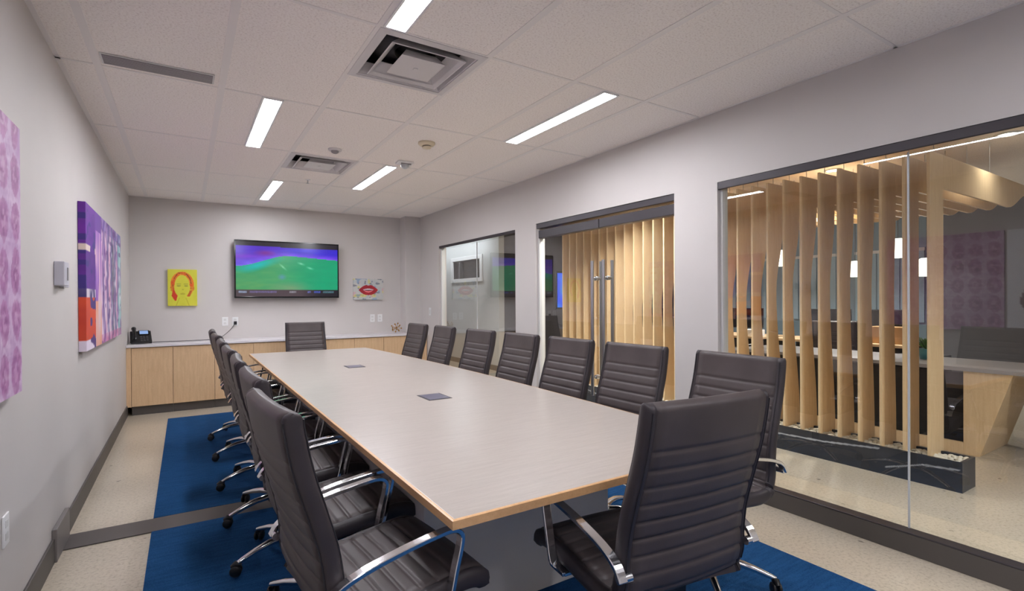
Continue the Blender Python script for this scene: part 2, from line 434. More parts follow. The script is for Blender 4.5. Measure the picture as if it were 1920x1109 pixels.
# ================================================================== EXECUTIVE CHAIR
def smooth_path(ctrl, n):
    pts = []; m_ = len(ctrl)
    for i in range(m_ - 1):
        p0 = Vector(ctrl[max(0, i - 1)]); p1 = Vector(ctrl[i]); p2 = Vector(ctrl[i + 1]); p3 = Vector(ctrl[min(m_ - 1, i + 2)])
        for k in range(n):
            t = k / n
            pts.append(.5 * ((2 * p1) + (p2 - p0) * t + (2 * p0 - 5 * p1 + 4 * p2 - p3) * t * t + (3 * p1 - p0 - 3 * p2 + p3) * t ** 3))
    pts.append(Vector(ctrl[-1])); return pts
def resample(pts, step):
    out = [pts[0]]; acc = 0
    for a, b in zip(pts, pts[1:]):
        d = (b - a).length
        while acc + d >= step:
            t = (step - acc) / d; a = a.lerp(b, t); out.append(a.copy()); d = (b - a).length; acc = 0
        acc += d
    if (out[-1] - pts[-1]).length > step * .4: out.append(pts[-1])
    return out
def slab(ctrl, ribs0, pitch, hw, T0=.026, cup=.012, first=0, last=1e9, swell=None):
    """upholstered slab along a path in the (y, z) plane; stitched channels across it"""
    P = resample(smooth_path([(0, y, z) for y, z in ctrl], 14), .0055)
    n = len(P); tot = .0055 * (n - 1); mb = MB(); rings = []
    xs = [0, .12, .25, .4, .55, .7, .82]
    for i, p in enumerate(P):
        sdist = i * .0055
        d = (P[min(i + 1, n - 1)] - P[max(i - 1, 0)]).normalized(); nn = Vector((0, d.z, -d.y))   # front normal
        if nn.y < 0 and abs(d.z) > .7: nn = -nn
        e = min(sdist, tot - sdist); end = math.sqrt(max(0, 1 - (1 - min(1, e / .022)) ** 2)) if e < .022 else 1
        w = hw(sdist / tot)
        if ribs0 <= sdist <= last: q = ((sdist - ribs0) / pitch) % 1; u = 2 * q - 1; puff = (1 - u ** 6)
        elif sdist < ribs0: q = sdist / ribs0; puff = 1 if q < .9 else 1 - ((q - .9) / .1) ** 3
        else: puff = 1
        t_in = T0 - .0065 + .0075 * puff
        prof = []
        wi = w - .03
        for fx in xs: prof.append((wi * fx / .82, t_in))
        prof += [(wi + .002, T0 - .010), (wi + .006, T0 - .001), (w - .012, T0 * .98), (w - .004, T0 * .72), (w, T0 * .3)]
        ring = []
        full = [(x, t) for x, t in prof] + [(x, -t) for x, t in reversed(prof)] + [(-x, -t) for x, t in prof[1:]] + [(-x, t) for x, t in list(reversed(prof))[:-1]]
        for x, t in full:
            cu = cup * (x / .25) ** 2
            ring.append((x, p.y + nn.y * (t * max(end, .02) + cu), p.z + nn.z * (t * max(end, .02) + cu)))
        rings.append(ring)
    k = len(rings[0]); vs = [v for r_ in rings for v in r_]; fs = []
    for i in range(n - 1):
        for j in range(k): fs.append((i * k + j, i * k + (j + 1) % k, (i + 1) * k + (j + 1) % k, (i + 1) * k + j))
    fs += [list(range(k)), [(n - 1) * k + j for j in range(k)]]
    mb.add(vs, fs, None, True)
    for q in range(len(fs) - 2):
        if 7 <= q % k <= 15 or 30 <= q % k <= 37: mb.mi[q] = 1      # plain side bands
    return mb, P
BACK = [(-.300, 1.062), (-.292, 1.0), (-.272, .90), (-.240, .79), (-.212, .69), (-.199, .60), (-.197, .54), (-.180, .487), (-.145, .465)]
SEAT = [(-.16, .465), (-.10, .456), (0, .464), (.10, .476), (.20, .486), (.260, .480), (.298, .455)]
def make_chair(label, group):
    t = thing('office_chair', label, 'chair', group=group)
    mb, P = slab(BACK, .135, .0555, lambda s: .243 + .012 * s, .025)
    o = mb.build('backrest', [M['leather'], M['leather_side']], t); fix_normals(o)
    for sx in (-1, 1):
        pm = MB()
        for side in (1, -1):
            pts = []
            for i in range(4, len(P) - 3, 5):
                d = (P[i + 1] - P[i - 1]).normalized(); nn = Vector((0, d.z, -d.y))
                if nn.y < 0 and abs(d.z) > .7: nn = -nn
                w = .243 + .012 * i / len(P)
                q = P[i] + nn * (side * .0245 + .011); pts.append((sx * (w - .012), q.y, q.z))
            pm.tube(pts, .0028, 6)
        pp = pm.build('piping', M['piping'], o)
    mb, P = slab(SEAT, .03, .052, lambda s: .255, .030, .006)
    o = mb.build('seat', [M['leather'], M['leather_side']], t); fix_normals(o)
    # arms: flat polished loops
    arm = smooth_path([(0, -.232, .555), (0, -.205, .592), (0, -.14, .622), (0, -.02, .648), (0, .10, .664), (0, .150, .665), (0, .176, .650), (0, .178, .62), (0, .160, .55), (0, .140, .47), (0, .120, .436), (0, .08, .428)], 6)
    for sx in (-1, 1):
        a = MB().bar([(sx * (.270 - (.0 if q.z > .45 else (.45 - q.z) * .8)), q.y, q.z) for q in arm], .030, .014)
        a.box(min(sx * .20, sx * .26), max(sx * .20, sx * .26), .075, .115, .422, .434)
        a.tube([(sx * .235, -.222, .562), (sx * .279, -.222, .562)], .013, 12)
        a.build('armrest', M['chrome'], t, .002)
    mm = MB().box(-.085, .085, -.12, .12, .380, .428).box(-.11, .11, -.05, .10, .421, .434)
    mm.tube([(.05, .02, .398), (.2, .05, .393), (.25, .055, .395)], .006, 8)
    mm.build('tilt_mechanism', M['black'], t, .006)
    MB().tube([(0, 0, .10), (0, 0, .24)], .026, 16).tube([(0, 0, .24), (0, 0, .385)], .016, 16).build('gas_cylinder', M['black'], t)
    MB().lathe([(.001, .135), (.038, .135), (.045, .125), (.045, .088), (.036, .078), (.001, .078)], n=24).build('hub', M['chrome'], t)
    for k in range(5):
        a = 2 * PI * k / 5; ca, sa = math.cos(a), math.sin(a)
        pts = [(ca * r_, sa * r_, z) for r_, z in ((.03, .108), (.09, .118), (.16, .115), (.23, .100), (.295, .080), (.318, .072))]
        lg = MB().tube(pts, [.020, .019, .017, .0145, .012, .010], 12, flat=1.15).build('base_leg', M['chrome'], t)
        cs = MB(); b = k * 1.9
        cx, cy = ca * .313, sa * .313; dx, dy = math.cos(b), math.sin(b)
        for s_ in (-1, 1):
            wv = MB().lathe([(.001, -.008), (.020, -.008), (.0265, -.004), (.0265, .004), (.020, .008), (.001, .008)], n=18, axis=1)
            for v in wv.v:
                pass
            vv = []
            for x, y, z in wv.v:
                y2 = y + s_ * .013; vv.append((cx + dx * (x - .012) - dy * y2, cy + dy * (x - .012) + dx * y2, z + .035))
            cs.add(vv, wv.f, None, True)
        cs.tube([(cx, cy, .04), (cx, cy, .078)], .007, 8)
        cs.tube([(cx - dx * .03, cy - dy * .03, .052), (cx - dx * .012, cy - dy * .012, .066), (cx + dx * .012, cy + dy * .012, .060)], [.012, .017, .010], 8)
        cs.build('caster', M['black'], lg)
    return t
CHY = [1.56, 2.235, 2.865, 3.505, 4.18, 4.975, 5.70]
first = None
chairs = []
def put_chair(x, y, rz, label, group):
    global first
    if first is None: first = make_chair(label, group); c = first
    else:
        c = copy_tree(first); c['label'] = label; c['group'] = group
    c.location = (x, y, .008); c.rotation_euler = (0, 0, rz); return c
for k, y in enumerate(CHY):
    put_chair(1.105 - (.02 if k == 0 else 0), y + (.05 if k == 0 else 0), -PI / 2 + [.085, .03, -.03, .02, .0, .04, -.02][k],
              'charcoal ribbed chair on the painting side of the table, %s from the camera' % ORD[k], 'chairs along the painting side of the table')
for k, y in enumerate(CHY):
    put_chair(2.672, y, PI / 2 + [-.03, .02, .0, -.02, .02, -.03, .03][k],
              'charcoal ribbed chair on the glass side of the table, %s from the camera' % ORD[k], 'chairs along the glass side of the table')
put_chair(1.905, 1.22, -.10, 'charcoal ribbed office chair at the table head, its back turned to the camera', 'chairs at the table ends')
put_chair(1.92, 6.72, PI, 'charcoal ribbed office chair at the far table end, facing the camera under the TV', 'chairs at the table ends')

# ================================================================== TABLE
TY0, TY1 = 1.265, 6.55
def edge_r(y): return 2.575 + .105 * (1 - ((y - 3.9) / 2.65) ** 2)
def outline(inset):
    pts = [(1.215 + inset, TY0 + inset)]
    n = 16
    for k in range(n + 1):
        y = TY0 + (TY1 - TY0) * k / n; pts.append((edge_r(y) - inset, min(max(y, TY0 + inset), TY1 - inset)))
    pts.append((1.215 + inset, TY1 - inset)); return pts
tb = thing('conference_table', 'long pale wood conference table with maple edge on a grey panel base', 'table', (1.9, 3.9, 0))
def loc(o, dx=-1.9, dy=-3.9): o.location = (dx, dy, 0); return o
loc(MB().prism(outline(.009), 2, .712, .7405).build('tabletop', M['table'], tb, .002))
eb = MB(); a = outline(0); b = outline(.0088); n = len(a)
vs = [(x, y, .713) for x, y in a] + [(x, y, .738) for x, y in a] + [(x * .999 + .0019, y, .7403) for x, y in [((p[0] + q[0]) / 2, (p[1] + q[1]) / 2) for p, q in zip(a, b)]] + [(x, y, .7403) for x, y in b] + [(x, y, .713) for x, y in b]
fs = []
for lv in range(4):
    for i in range(n): fs.append((lv * n + i, lv * n + (i + 1) % n, (lv + 1) * n + (i + 1) % n, (lv + 1) * n + i))
for i in range(n): fs.append((4 * n + i, 4 * n + (i + 1) % n, (i + 1) % n, i))
o = loc(eb.add(vs, fs).build('edge_band', M['table_edge'], tb)); fix_normals(o)
loc(MB().box(1.40, 2.40, 1.90, 3.05, .0085, .712).build('pedestal_base', M['table_base'], tb, .004))
loc(MB().box(1.40, 2.40, 4.75, 5.95, .0085, .712).build('pedestal_base', M['table_base'], tb, .004))
loc(MB().box(1.42, 1.46, 3.05, 4.75, .12, .712).build('modesty_panel', M['table_base'], tb, .002))
loc(MB().box(2.34, 2.38, 3.05, 4.75, .12, .712).build('modesty_panel', M['table_base'], tb, .002))
for (x0, x1, y0, y1) in ((1.842, 1.998, 2.85, 3.045), (1.837, 1.992, 4.62, 4.80)):
    bx = loc(MB().box(x0, x1, y0, y1, .7406, .7428).build('cable_box', M['vent_dark'], tb, .001))
    loc(MB().box(x0 + .012, x1 - .012, y0 + .012, y1 - .012, .743, .7445).build('lid', M['lcd'], bx, .001), 0, 0)

# ================================================================== CREDENZA
CF = 7.40
seams = [.05, .462, .905, 1.35, 1.79, 2.23, 2.67, 3.11, 3.55]
for k in range(8):
    x0, x1 = seams[k], seams[k + 1]
    c = thing('base_cabinet', 'light oak base cabinet under the counter, %s from the painting wall' % ORD[k], 'cabinet', ((x0 + x1) / 2, CF + .2, 0), group='oak cabinets along the back wall')
    ox, oy = -(x0 + x1) / 2, -(CF + .2)
    MB().box(x0 + .001, x1 - .001, CF + .022, L - .002 if x1 < 3.5 else 7.655, .105, .805).build('body', M['oak'], c).location = (ox, oy, 0)
    MB().box(x0 + .002, x1 - .002, CF, CF + .02, .108, .80).build('door', M['oak'], c, .0015).location = (ox, oy, 0)
    MB().box(x0 + .001, x1 - .001, CF + .035, CF + .06, .0005, .105).build('toe_kick', M['base'], c).location = (ox, oy, 0)
fl = MB().box(.001, .048, CF, L - .002, .105, .805).build('filler_panel', M['oak']); tag(fl, 'narrow oak filler strip between the painting wall and the cabinets', 'panel')
fl = MB().box(3.552, W - .013, CF, 7.655, .105, .805).build('filler_panel', M['oak']); tag(fl, 'oak filler panel between the last cabinet and the glass wall', 'panel')
ct = MB().prism([(.001, CF - .02), (W - .001, CF - .02), (W - .001, 7.659), (3.559, 7.659), (3.559, L - .001), (.001, L - .001)], 2, .808, .838).build('countertop', M['counter'], None, .003)
tag(ct, 'thin white quartz countertop running along the oak cabinets', 'countertop')
CT = .8385

# ================================================================== CEILING FITTINGS
def linear_light(x0, x1, y0, y1, label, mt, grp='linear ceiling lights'):
    t = thing('ceiling_light', label, 'light', ((x0 + x1) / 2, (y0 + y1) / 2, H), group=grp)
    hx, hy = (x1 - x0) / 2, (y1 - y0) / 2
    f = MB()
    for a in ((-hx - .012, -hx, -hy, hy), (hx, hx + .012, -hy, hy), (-hx - .012, hx + .012, -hy - .012, -hy), (-hx - .012, hx + .012, hy, hy + .012)): f.box(*a, -.012, 0)
    f.build('frame', M['white'], t)
    MB().box(-hx, hx, -hy, hy, -.008, -.002).build('diffuser', mt, t)
linear_light(1.405 + .02, 1.52, 1.20, 2.38, 'lit linear ceiling light beyond the large square air diffuser, cut by the photo edge', M['lamp'])
linear_light(2.88, 2.985, 2.42, 3.60, 'long lit linear ceiling light close to the glass wall', M['lamp'])
linear_light(1.04, 1.145, 3.64, 4.83, 'lit linear ceiling light closest to the painting wall', M['lamp'])
linear_light(2.285, 2.385, 4.86, 6.05, 'lit linear ceiling light beside the hanging strobe detector', M['lamp'])
linear_light(1.425, 1.52, 6.09, 7.28, 'small-looking lit linear ceiling light just in front of the TV wall', M['lamp'])
linear_light(2.88, 2.985, -1.24, -.06, 'added unseen linear fill light behind the camera', M['lamp'])  # no such fixture in view; added to fill the near chairs
linear_light(.90, 1.0, -1.24, -.06, 'second added unseen linear fill light behind the camera', M['lamp'])  # second added fill lamp, also out of view

def diffuser(cx, cy, label):
    t = thing('air_diffuser', label, 'vent', (cx, cy, H), group='square air diffusers')
    MB().box(-.283, .283, -.283, .283, .115, .12).box(-.283, -.279, -.283, .283, .0, .115).box(.279, .283, -.283, .283, .0, .115).box(-.279, .279, -.283, -.279, .0, .115).box(-.279, .279, .279, .283, .0, .115).build('plenum', M['vent_dark'], t)
    def ring(name, prof):
        f = MB(); vs = []
        for r_, z in prof: vs += [(-r_, -r_, z), (r_, -r_, z), (r_, r_, z), (-r_, r_, z)]
        n_ = len(prof); fs = []
        for lv in range(n_):
            for i in range(4): fs.append((lv * 4 + i, lv * 4 + (i + 1) % 4, ((lv + 1) % n_) * 4 + (i + 1) % 4, ((lv + 1) % n_) * 4 + i))
        f.add(vs, fs); o = f.build(name, M['diffuser'], t); fix_normals(o)
    ring('rim', [(.302, -.001), (.302, -.006), (.262, -.010), (.262, -.006), (.225, .060), (.222, .058), (.255, -.004), (.29, -.001)])
    ring('louvre', [(.212, -.012), (.208, -.016), (.150, .045), (.152, .049)])
    ring('louvre', [(.214, -.0165), (.208, -.0165), (.190, -.002), (.194, -.002)])
    MB().box(-.125, .125, -.125, .125, -.020, -.016).box(-.012, .012, -.012, .012, -.024, -.020).build('centre_plate', M['diffuser'], t, .002)
    ring('louvre', [(.127, -.0205), (.122, -.0205), (.085, .030), (.088, .032)])
    MB().lathe([(.115, .113), (.115, .06), (.118, .06), (.118, .113)]).build('neck', M['black'], t)
diffuser(1.709, 2.712, 'large white square air diffuser with dark slots next to the photo-cut ceiling light')
diffuser(1.709, 5.155, 'smaller-looking white square air diffuser behind the dome sprinkler')
v = thing('slot_vent', 'grey slot return vent in the ceiling near the painting wall', 'vent', (.48, 3.507, H))
MB().box(-.27, .27, -.073, .073, -.006, -.001).build('frame', M['offwhite'], v, .002)
sl = MB()
for k in range(7): sl.box(-.26, .26, -.062 + k * .018, -.047 + k * .018, -.009, -.005)
sl.build('louvre', M['grey_metal'], v)
def smoke(x, y):
    t = thing('smoke_detector', 'cream round smoke detector on the ceiling near the long light', 'smoke detector', (x, y, H))
    MB().lathe([(.001, -.0), (.072, 0), (.072, -.012), (.060, -.024), (.038, -.028), (.001, -.028)]).build('base', M['cream'], t)
    MB().lathe([(.036, -.026), (.036, -.034)]).build('dark_slot', M['vent_dark'], t)
    MB().lathe([(.001, -.034), (.040, -.034), (.036, -.046), (.001, -.050)]).build('cap', M['cream'], t)
smoke(2.336, 3.998)
t = thing('dome_sensor', 'small white dome sensor on the ceiling before the smaller diffuser', 'sensor', (1.719, 4.582, H))
MB().lathe([(.001, 0), (.058, 0), (.058, -.008), (.05, -.016), (.001, -.016)]).build('plate', M['diffuser'], t)
MB().lathe([(.034, -.015), (.03, -.03), (.015, -.038), (.001, -.04)]).build('dome', M['grey_metal'], t)
t = thing('strobe_alarm', 'white ceiling strobe alarm with clear lens beside a lit light', 'alarm', (2.395, 4.66, H))
MB().box(-.075, .075, -.055, .055, -.022, -.0005).build('plate', M['white'], t, .006)
MB().lathe([(.04, -.02), (.038, -.045), (.025, -.062), (.001, -.068)], n=18).build('lens', M['pale_grey'], t)
MB().box(-.05, .05, -.045, -.03, -.03, -.02).build('grille', M['grey_metal'], t)
t = thing('sprinkler_head', 'tiny sprinkler head on the ceiling between diffuser and far light', 'sprinkler', (1.745, 5.884, H))
MB().lathe([(.001, 0), (.028, 0), (.026, -.006), (.001, -.008)], n=16).build('escutcheon', M['white'], t)
MB().tube([(0, 0, -.006), (0, 0, -.04)], .007, 8).lathe([(.001, -.04), (.018, -.042), (.001, -.044)], n=12).build('deflector', M['steel'], t)

# ================================================================== WALL ITEMS
# --- TV
def tvpic(u, v):
    if v > .905 + .02 * (1 - u) or v < .125:
        c = (30, 24, 34) if v > .5 else (70, 58, 66)
        if v < .125:
            c = mixrgb((72, 58, 64), (24, 18, 30), (u - .62) * 5)
            for a, b, cc in ((.02, .10, (150, 170, 200)), (.12, .38, (110, 100, 150)), (.50, .57, (150, 150, 160)), (.68, .72, (110, 120, 200)), (.75, .82, (70, 90, 190)), (.84, .96, (80, 130, 140))):
                if a < u < b and .06 < v < .105: c = mixrgb(c, cc, .45 + .5 * vnoise(u * 160, v * 40, 3))
        return c
    q_ = min(1, u / .5); q_ = q_ * q_ * (3 - 2 * q_)
    top = .55 + .21 * q_ - .06 * max(0, u - .5) * 2
    if v > top:
        t = (v - top) / (.92 - top)
        c = mixrgb((132, 112, 246), (84, 40, 200), t * 1.3)
        c = mixrgb(c, (150, 40, 200), .6 * max(0, 1 - abs(v - .72 - .1 * u) / .07) * max(0, 1 - u * 1.3))
        c = mixrgb(c, (170, 40, 110), .8 * max(0, 1 - math.hypot((u - .27) / .12, (v - .80) / .06)))
        c = mixrgb(c, mixrgb((140, 80, 250), (48, 30, 210), t * 2.2), (u - .35) * 4)
        c = mixrgb(c, (60, 30, 150), .5 * fbm(u * 9, v * 22, 6))
        return c
    g_ = mixrgb((84, 160, 100), (0, 160, 112), (u - .35) * 2.2)
    g_ = mixrgb(g_, (96, 150, 84), .8 * fbm(u * 5, v * 14, 5) * max(0, 1 - u * 1.4)); g_ = mixrgb(g_, (0, 132, 96), .5 * fbm(u * 7, v * 16, 7))
    g_ = mixrgb(g_, (0, 178, 190), .95 * max(0, 1 - math.hypot((u - .2) / .28, (v - (top - .05)) / .12)))
    g_ = mixrgb(g_, (126, 150, 110), .8 * max(0, 1 - math.hypot((u - .52) / .26, (v - .16) / .16)))
    g_ = mixrgb(g_, (90, 140, 180), .8 * max(0, 1 - math.hypot((u - .43) / .05, (v - .36) / .07)))
    for cx, cy, s_ in ((.44, .55, -1.6), (.62, .62, -.5), (.71, .54, -.5)):
        dx, dy = u - cx, v - cy
        if abs(dx) < .045: g_ = mixrgb(g_, (150, 215, 180), max(0, 1 - abs(dy - s_ * dx) / .028) * (1 - abs(dx) / .045) * .9)
    return g_
tv = thing('wall_tv', 'wall mounted flat TV showing a bright green and violet picture', 'TV', (1.16, 7.78, 1.392))
MB().box(0, 1.385, .0, .05, 0, .798).box(.25, 1.1, .05, .07, .1, .6).build('body', M['gloss_black'], tv, .006)
MB().box(.45, .95, .07, L - 7.782, .2, .55).build('wall_mount', M['black'], tv)
fr = MB()
for a in ((0, 1.385, 0, .022), (0, 1.385, .780, .798), (0, .018, .022, .780), (1.367, 1.385, .022, .780)): fr.box(a[0], a[1], -.006, 0, a[2], a[3])
fr.build('bezel', M['gloss_black'], tv, .002)
s_ = painted('screen', 1.349, .758, 150, 84, tvpic, .001, M['screen'], tv, back=False); s_.location = (.018, -.0015, .022)
tv.rotation_euler = (0, 0, -.012)

# --- yellow portrait
def portrait(u, v):
    y = mixrgb((205, 205, 52), (222, 216, 70), fbm(u * 4, v * 4, 11)); x = (u - .5) / .5; z = (v - .5) / .5
    ang = math.atan2(z - .12, x + .03); face = math.hypot((x + .03) / .60, (z - .10) / .70)
    hair_out = math.hypot((x + .02) / .80, (z - .12) / .76)
    n = fbm(u * 14, v * 14, 12)
    c = y
    if z > .05 and 0.86 < face and hair_out < 1.0 + .1 * (n - .5): c = mixrgb((222, 80, 18), (238, 152, 40), n * 1.4 - .2)
    if z > .05 and .98 < face < 1.1 and n > .5: c = (150, 70, 20)
    if -.45 < z <= .05 and .92 < face and hair_out < .96 + .15 * n:
        c = mixrgb((226, 170, 46), (206, 84, 20), (n - .35) * 3)
    if -.72 < z < -.12 and abs(x + .56 + .25 * (z + .4)) < .20 * (1 - abs(z + .45) / .36): c = (208, 56, 20)
    if -.5 < z < -.15 and abs(x - .50 - .5 * (z + .3)) < .09: c = (196, 96, 26)
    for ex in (-.26, .24):
        d = math.hypot((x - ex) / .14, (z - .10) / .045)
        if d < 1: c = mixrgb(c, (150, 150, 50), .8)
        if abs(x - ex) < .15 and abs(z - .20 + .3 * (x - ex) ** 2) < .02: c = (168, 166, 50)
    if math.hypot((x + .0) / .17, (z + .34) / .05) < 1: c = (186, 180, 44)
    if abs(x - .02) < .07 and abs(z + .10) < .03: c = (184, 182, 48)
    if z < -.55 and abs(abs(x) - .22 - .5 * (-.55 - z)) < .035: c = (196, 188, 44)
    return c
p = thing('yellow_painting', 'small yellow canvas with an orange-haired face hung beside the TV', 'painting', (.403, L - .042, 1.293))
painted('canvas', .325, .475, 66, 96, portrait, .04, M['paint'], p)
def lips(u, v):
    x = (u - .5) / .5; z = (v - .5) / .5
    n = fbm(u * 9, v * 7, 21)
    c = mixrgb((204, 200, 192), (178, 186, 190), n)
    k = vnoise(u * 13, v * 9, 23)
    if k > .78: c = mixrgb(c, (90, 96, 112), .6)
    if vnoise(u * 6, v * 5, 25) > .80: c = mixrgb(c, (220, 212, 120), .7)
    if vnoise(u * 5 + 3, v * 6, 27) > .82: c = mixrgb(c, (214, 160, 170), .6)
    if vnoise(u * 7, v * 5 + 9, 29) > .84: c = mixrgb(c, (120, 150, 190), .6)
    x0 = x + .02; z0 = z + .06
    if abs(x0) < .66:
        a = abs(x0) / .66
        up = .50 * (1 - a ** 1.9) - .10 * max(0, 1 - abs(x0) / .13)
        lo = -.50 * (1 - a ** 2.4)
        if lo < z0 < up:
            c = mixrgb((186, 34, 40), (150, 24, 44), vnoise(u * 12, v * 14, 31))
            if abs(x0) < .36:
                b = (abs(x0) / .36) ** 2
                if -.02 < z0 - .02 < .11 * (1 - b): c = (205, 190, 196)
                if -.08 * (1 - b) < z0 - .0 < -.01: c = (70, 40, 50)
                if -.24 * (1 - b) < z0 < -.12 * (1 - b) and abs(x0) < .30: c = (240, 130, 138)
    return c
p = thing('lips_painting', 'small canvas of red lips on a newsprint background', 'painting', (2.79, L - .042, 1.362))
painted('canvas', .468, .325, 100, 68, lips, .04, M['paint'], p)
# --- left wall art
def stripes(u, v):
    # u runs from the camera end (0) to the far end (1)
    n = fbm(u * 7, v * 9, 41); m_ = vnoise(u * 30, v * 6, 43)
    if u < .20:
        if v > .42: c = mixrgb((120, 40, 168), (82, 28, 130), n * 1.2)
        elif v > .36: c = mixrgb((214, 204, 214), (60, 50, 110), (m_ - .45) * 4)
        elif v > .07: c = mixrgb((226, 84, 40), (200, 60, 40), n)
        else: c = (226, 214, 230)
        if v > .42 and vnoise(u * 26, v * 22, 45) > .74: c = mixrgb(c, (48, 40, 120), .8)
        if v < .36 and u > .08 and vnoise(u * 20, v * 16, 47) > .62: c = (70, 44, 120)
        if .68 < v < .72 and m_ > .5: c = (220, 200, 190)
    elif u < .34:
        c = mixrgb((150, 96, 190), (226, 186, 206), (m_ - .3) * 2)
        if v < .34: c = mixrgb((232, 150, 110), (226, 200, 210), m_)
        if v > .86: c = (110, 60, 160)
    else:
        u += .02 * (vnoise(v * 14, u * 9, 91) - .5); k = (u - .34) / .66; w_ = math.sin(k * 34 + 2.0 * math.sin(v * 3.0))
        light = mixrgb((236, 224, 236), (226, 164, 190), n)
        dark = mixrgb((128, 88, 160), (96, 120, 150), k)
        c = mixrgb(dark, light, .5 + .8 * w_)
        if .48 < k < .58: c = mixrgb(c, (70, 80, 104), .75)
        if k > .8: c = mixrgb(c, (150, 214, 208), .7)
        if v > .9: c = mixrgb(c, (110, 80, 170), .6)
        if v < .07: c = mixrgb(c, (196, 90, 150), .6)
        if vnoise(u * 26, v * 20, 49) > .74: c = mixrgb(c, (90, 50, 120), .6)
        c = mixrgb(c, (244, 236, 244), .7 * max(0, vnoise(u * 40, v * 16, 93) - .5) * 2)
        c = mixrgb(c, (120, 60, 150), .8 * max(0, vnoise(u * 14, v * 8, 95) - .62) * 2)
    return c
p = thing('abstract_painting', 'large abstract canvas of purple, orange and pastel vertical bands past the thermostat', 'painting', (.042, 4.28, 1.025), PI / 2)
o = painted('canvas', 2.13, .985, 230, 120, stripes, .04, M['paint'], p)
def ovals(u, v):
    c = mixrgb((216, 190, 216), (190, 152, 196), fbm(u * 10, v * 10, 51) * 1.5 - .2)
    wob = .12 * (fbm(u * 9, v * 9, 57) - .5)
    uu = (u + wob * .3) * 7.0 % 1 - .5; vv = (v + wob * .4) * 5.5 % 1 - .5
    d = math.hypot(uu / .38, vv / .45); n = fbm(u * 50, v * 44, 53)
    if d < 1 + .3 * (n - .5): c = mixrgb(c, mixrgb((124, 56, 116), (186, 118, 176), n * 1.5 - .2), .62 + .3 * (1 - d))
    if d < .45 and n > .45: c = mixrgb(c, (214, 180, 210), .5)
    c = mixrgb(c, (150, 90, 156), .5 * max(0, vnoise(u * 70, v * 60, 55) - .35))
    c = mixrgb(c, (232, 214, 232), .9 * max(0, vnoise(u * 12, v * 55, 59) - .55))
    return c
p = thing('purple_painting', 'large pale purple canvas of repeated dark ovals, cut by the photo edge', 'painting', (.042, 1.70, 1.0), PI / 2)
painted('canvas', 1.02, 1.035, 150, 150, ovals, .04, M['paint'], p)
def poster(u, v):
    c = (246, 246, 250)
    for cx, s_ in ((.70, 1), (.40, -1)):
        d = abs(u - cx - s_ * .12 * math.sin(v * 5)); lim = .09 * (1 - abs(v - .3) / .42)
        if v < .72 and d < lim: c = mixrgb((110, 50, 74), (60, 40, 60), vnoise(u * 30, v * 40, 61))
        if d < lim * .4 and vnoise(u * 20, v * 46, 63) > .55: c = (206, 196, 204)
    if abs(u - .55) < .12 and v < .35: c = (90, 44, 60)
    return c
p = thing('figure_poster', 'white canvas with dark patterned limbs, seen only reflected in the glass wall', 'painting', (.042, .675, 1.0), PI / 2)
painted('canvas', 1.0, 1.035, 70, 70, poster, .04, M['paint'], p)

# --- thermostat, outlets, switch
t = thing('thermostat', 'pale grey wall thermostat with a dark display between the two paintings', 'thermostat', (0, 3.56, 1.44))
MB().box(.0005, .045, 0, .125, 0, .13).build('housing', M['thermo'], t, .004)
MB().box(.0005, .022, .135, .28, -.005, .135).build('cover_plate', M['thermo'], t, .004)
MB().box(.022, .024, .20, .255, .035, .115).build('display', M['lcd'], t)
MB().box(.045, .048, .07, .10, .03, .10).build('button_panel', M['grey_metal'], t)
def outlet(name, loc_, rz, label, duplex=True, cat='outlet', group='wall outlets', s=1.0):
    t = thing(name, label, cat, loc_, rz, group)
    MB().box(-.037 * s, .037 * s, -.007, -.0005, -.06 * s, .06 * s).build('cover_plate', M['white'], t, .002)
    if duplex:
        for z in (-.024, .024): MB().box(-.016, .016, -.009, -.007, z - .014, z + .014).build('socket', M['offwhite'], t, .003)
    else: MB().box(-.016, .016, -.012, -.007, -.032, .032).build('rocker', M['offwhite'], t, .002)
outlet('wall_outlet', (1.052, L, 1.075), 0, 'white wall outlet under the TV, without a cord')
outlet('wall_outlet', (1.175, L, 1.073), 0, 'white wall outlet under the TV with the phone cord plugged in')
outlet('wall_outlet', (3.092, L, 1.07), 0, 'white wall outlet below the lips painting, on the TV side')
outlet('wall_outlet', (3.213, L, 1.07), 0, 'white wall outlet below the lips painting, on the corner side')
outlet('light_switch', (W, 7.29, 1.172), -PI / 2, 'white light switch beside the far window', False, 'switch', None)
outlet('wall_outlet', (0, 2.66, .48), PI / 2, 'white wall outlet low on the painting wall at the photo edge')

# --- phone
t = thing('desk_phone', 'black desk phone with a lit blue display on the white counter', 'phone', (.125, 7.66, CT), .15)
b = MB(); b.prism([(-.085, 0.0), (.085, 0.0), (.085, .135), (.06, .15), (-.085, .022)], 0, -.10, .11); o = b.build('base', M['black'], t, .006)
def tilt(o_, z=.022):
    o_.rotation_euler = (math.atan2(.128, .145), 0, 0); o_.location = (0, -.085, .022)
x = MB().box(-.02, .09, .115, .19, .001, .012).build('display_bezel', M['gloss_black'], t, .002); tilt(x)
y = MB().box(-.008, .078, .125, .18, .012, .0135).build('display', M['lcd_blue'], x)
kp = MB()
for i in range(3):
    for j in range(4): kp.box(-.005 + i * .03, .015 + i * .03, .012 + j * .024, .026 + j * .024, .0005, .006)
x = kp.build('keypad', M['vent_dark'], t); tilt(x)
x = MB().tube([(-.065, .005, .038), (-.065, .02, .048), (-.065, .10, .05), (-.065, .18, .048), (-.065, .195, .038)], [.024, .021, .015, .021, .024], 12, flat=1.1).build('handset', M['gloss_black'], t); tilt(x)
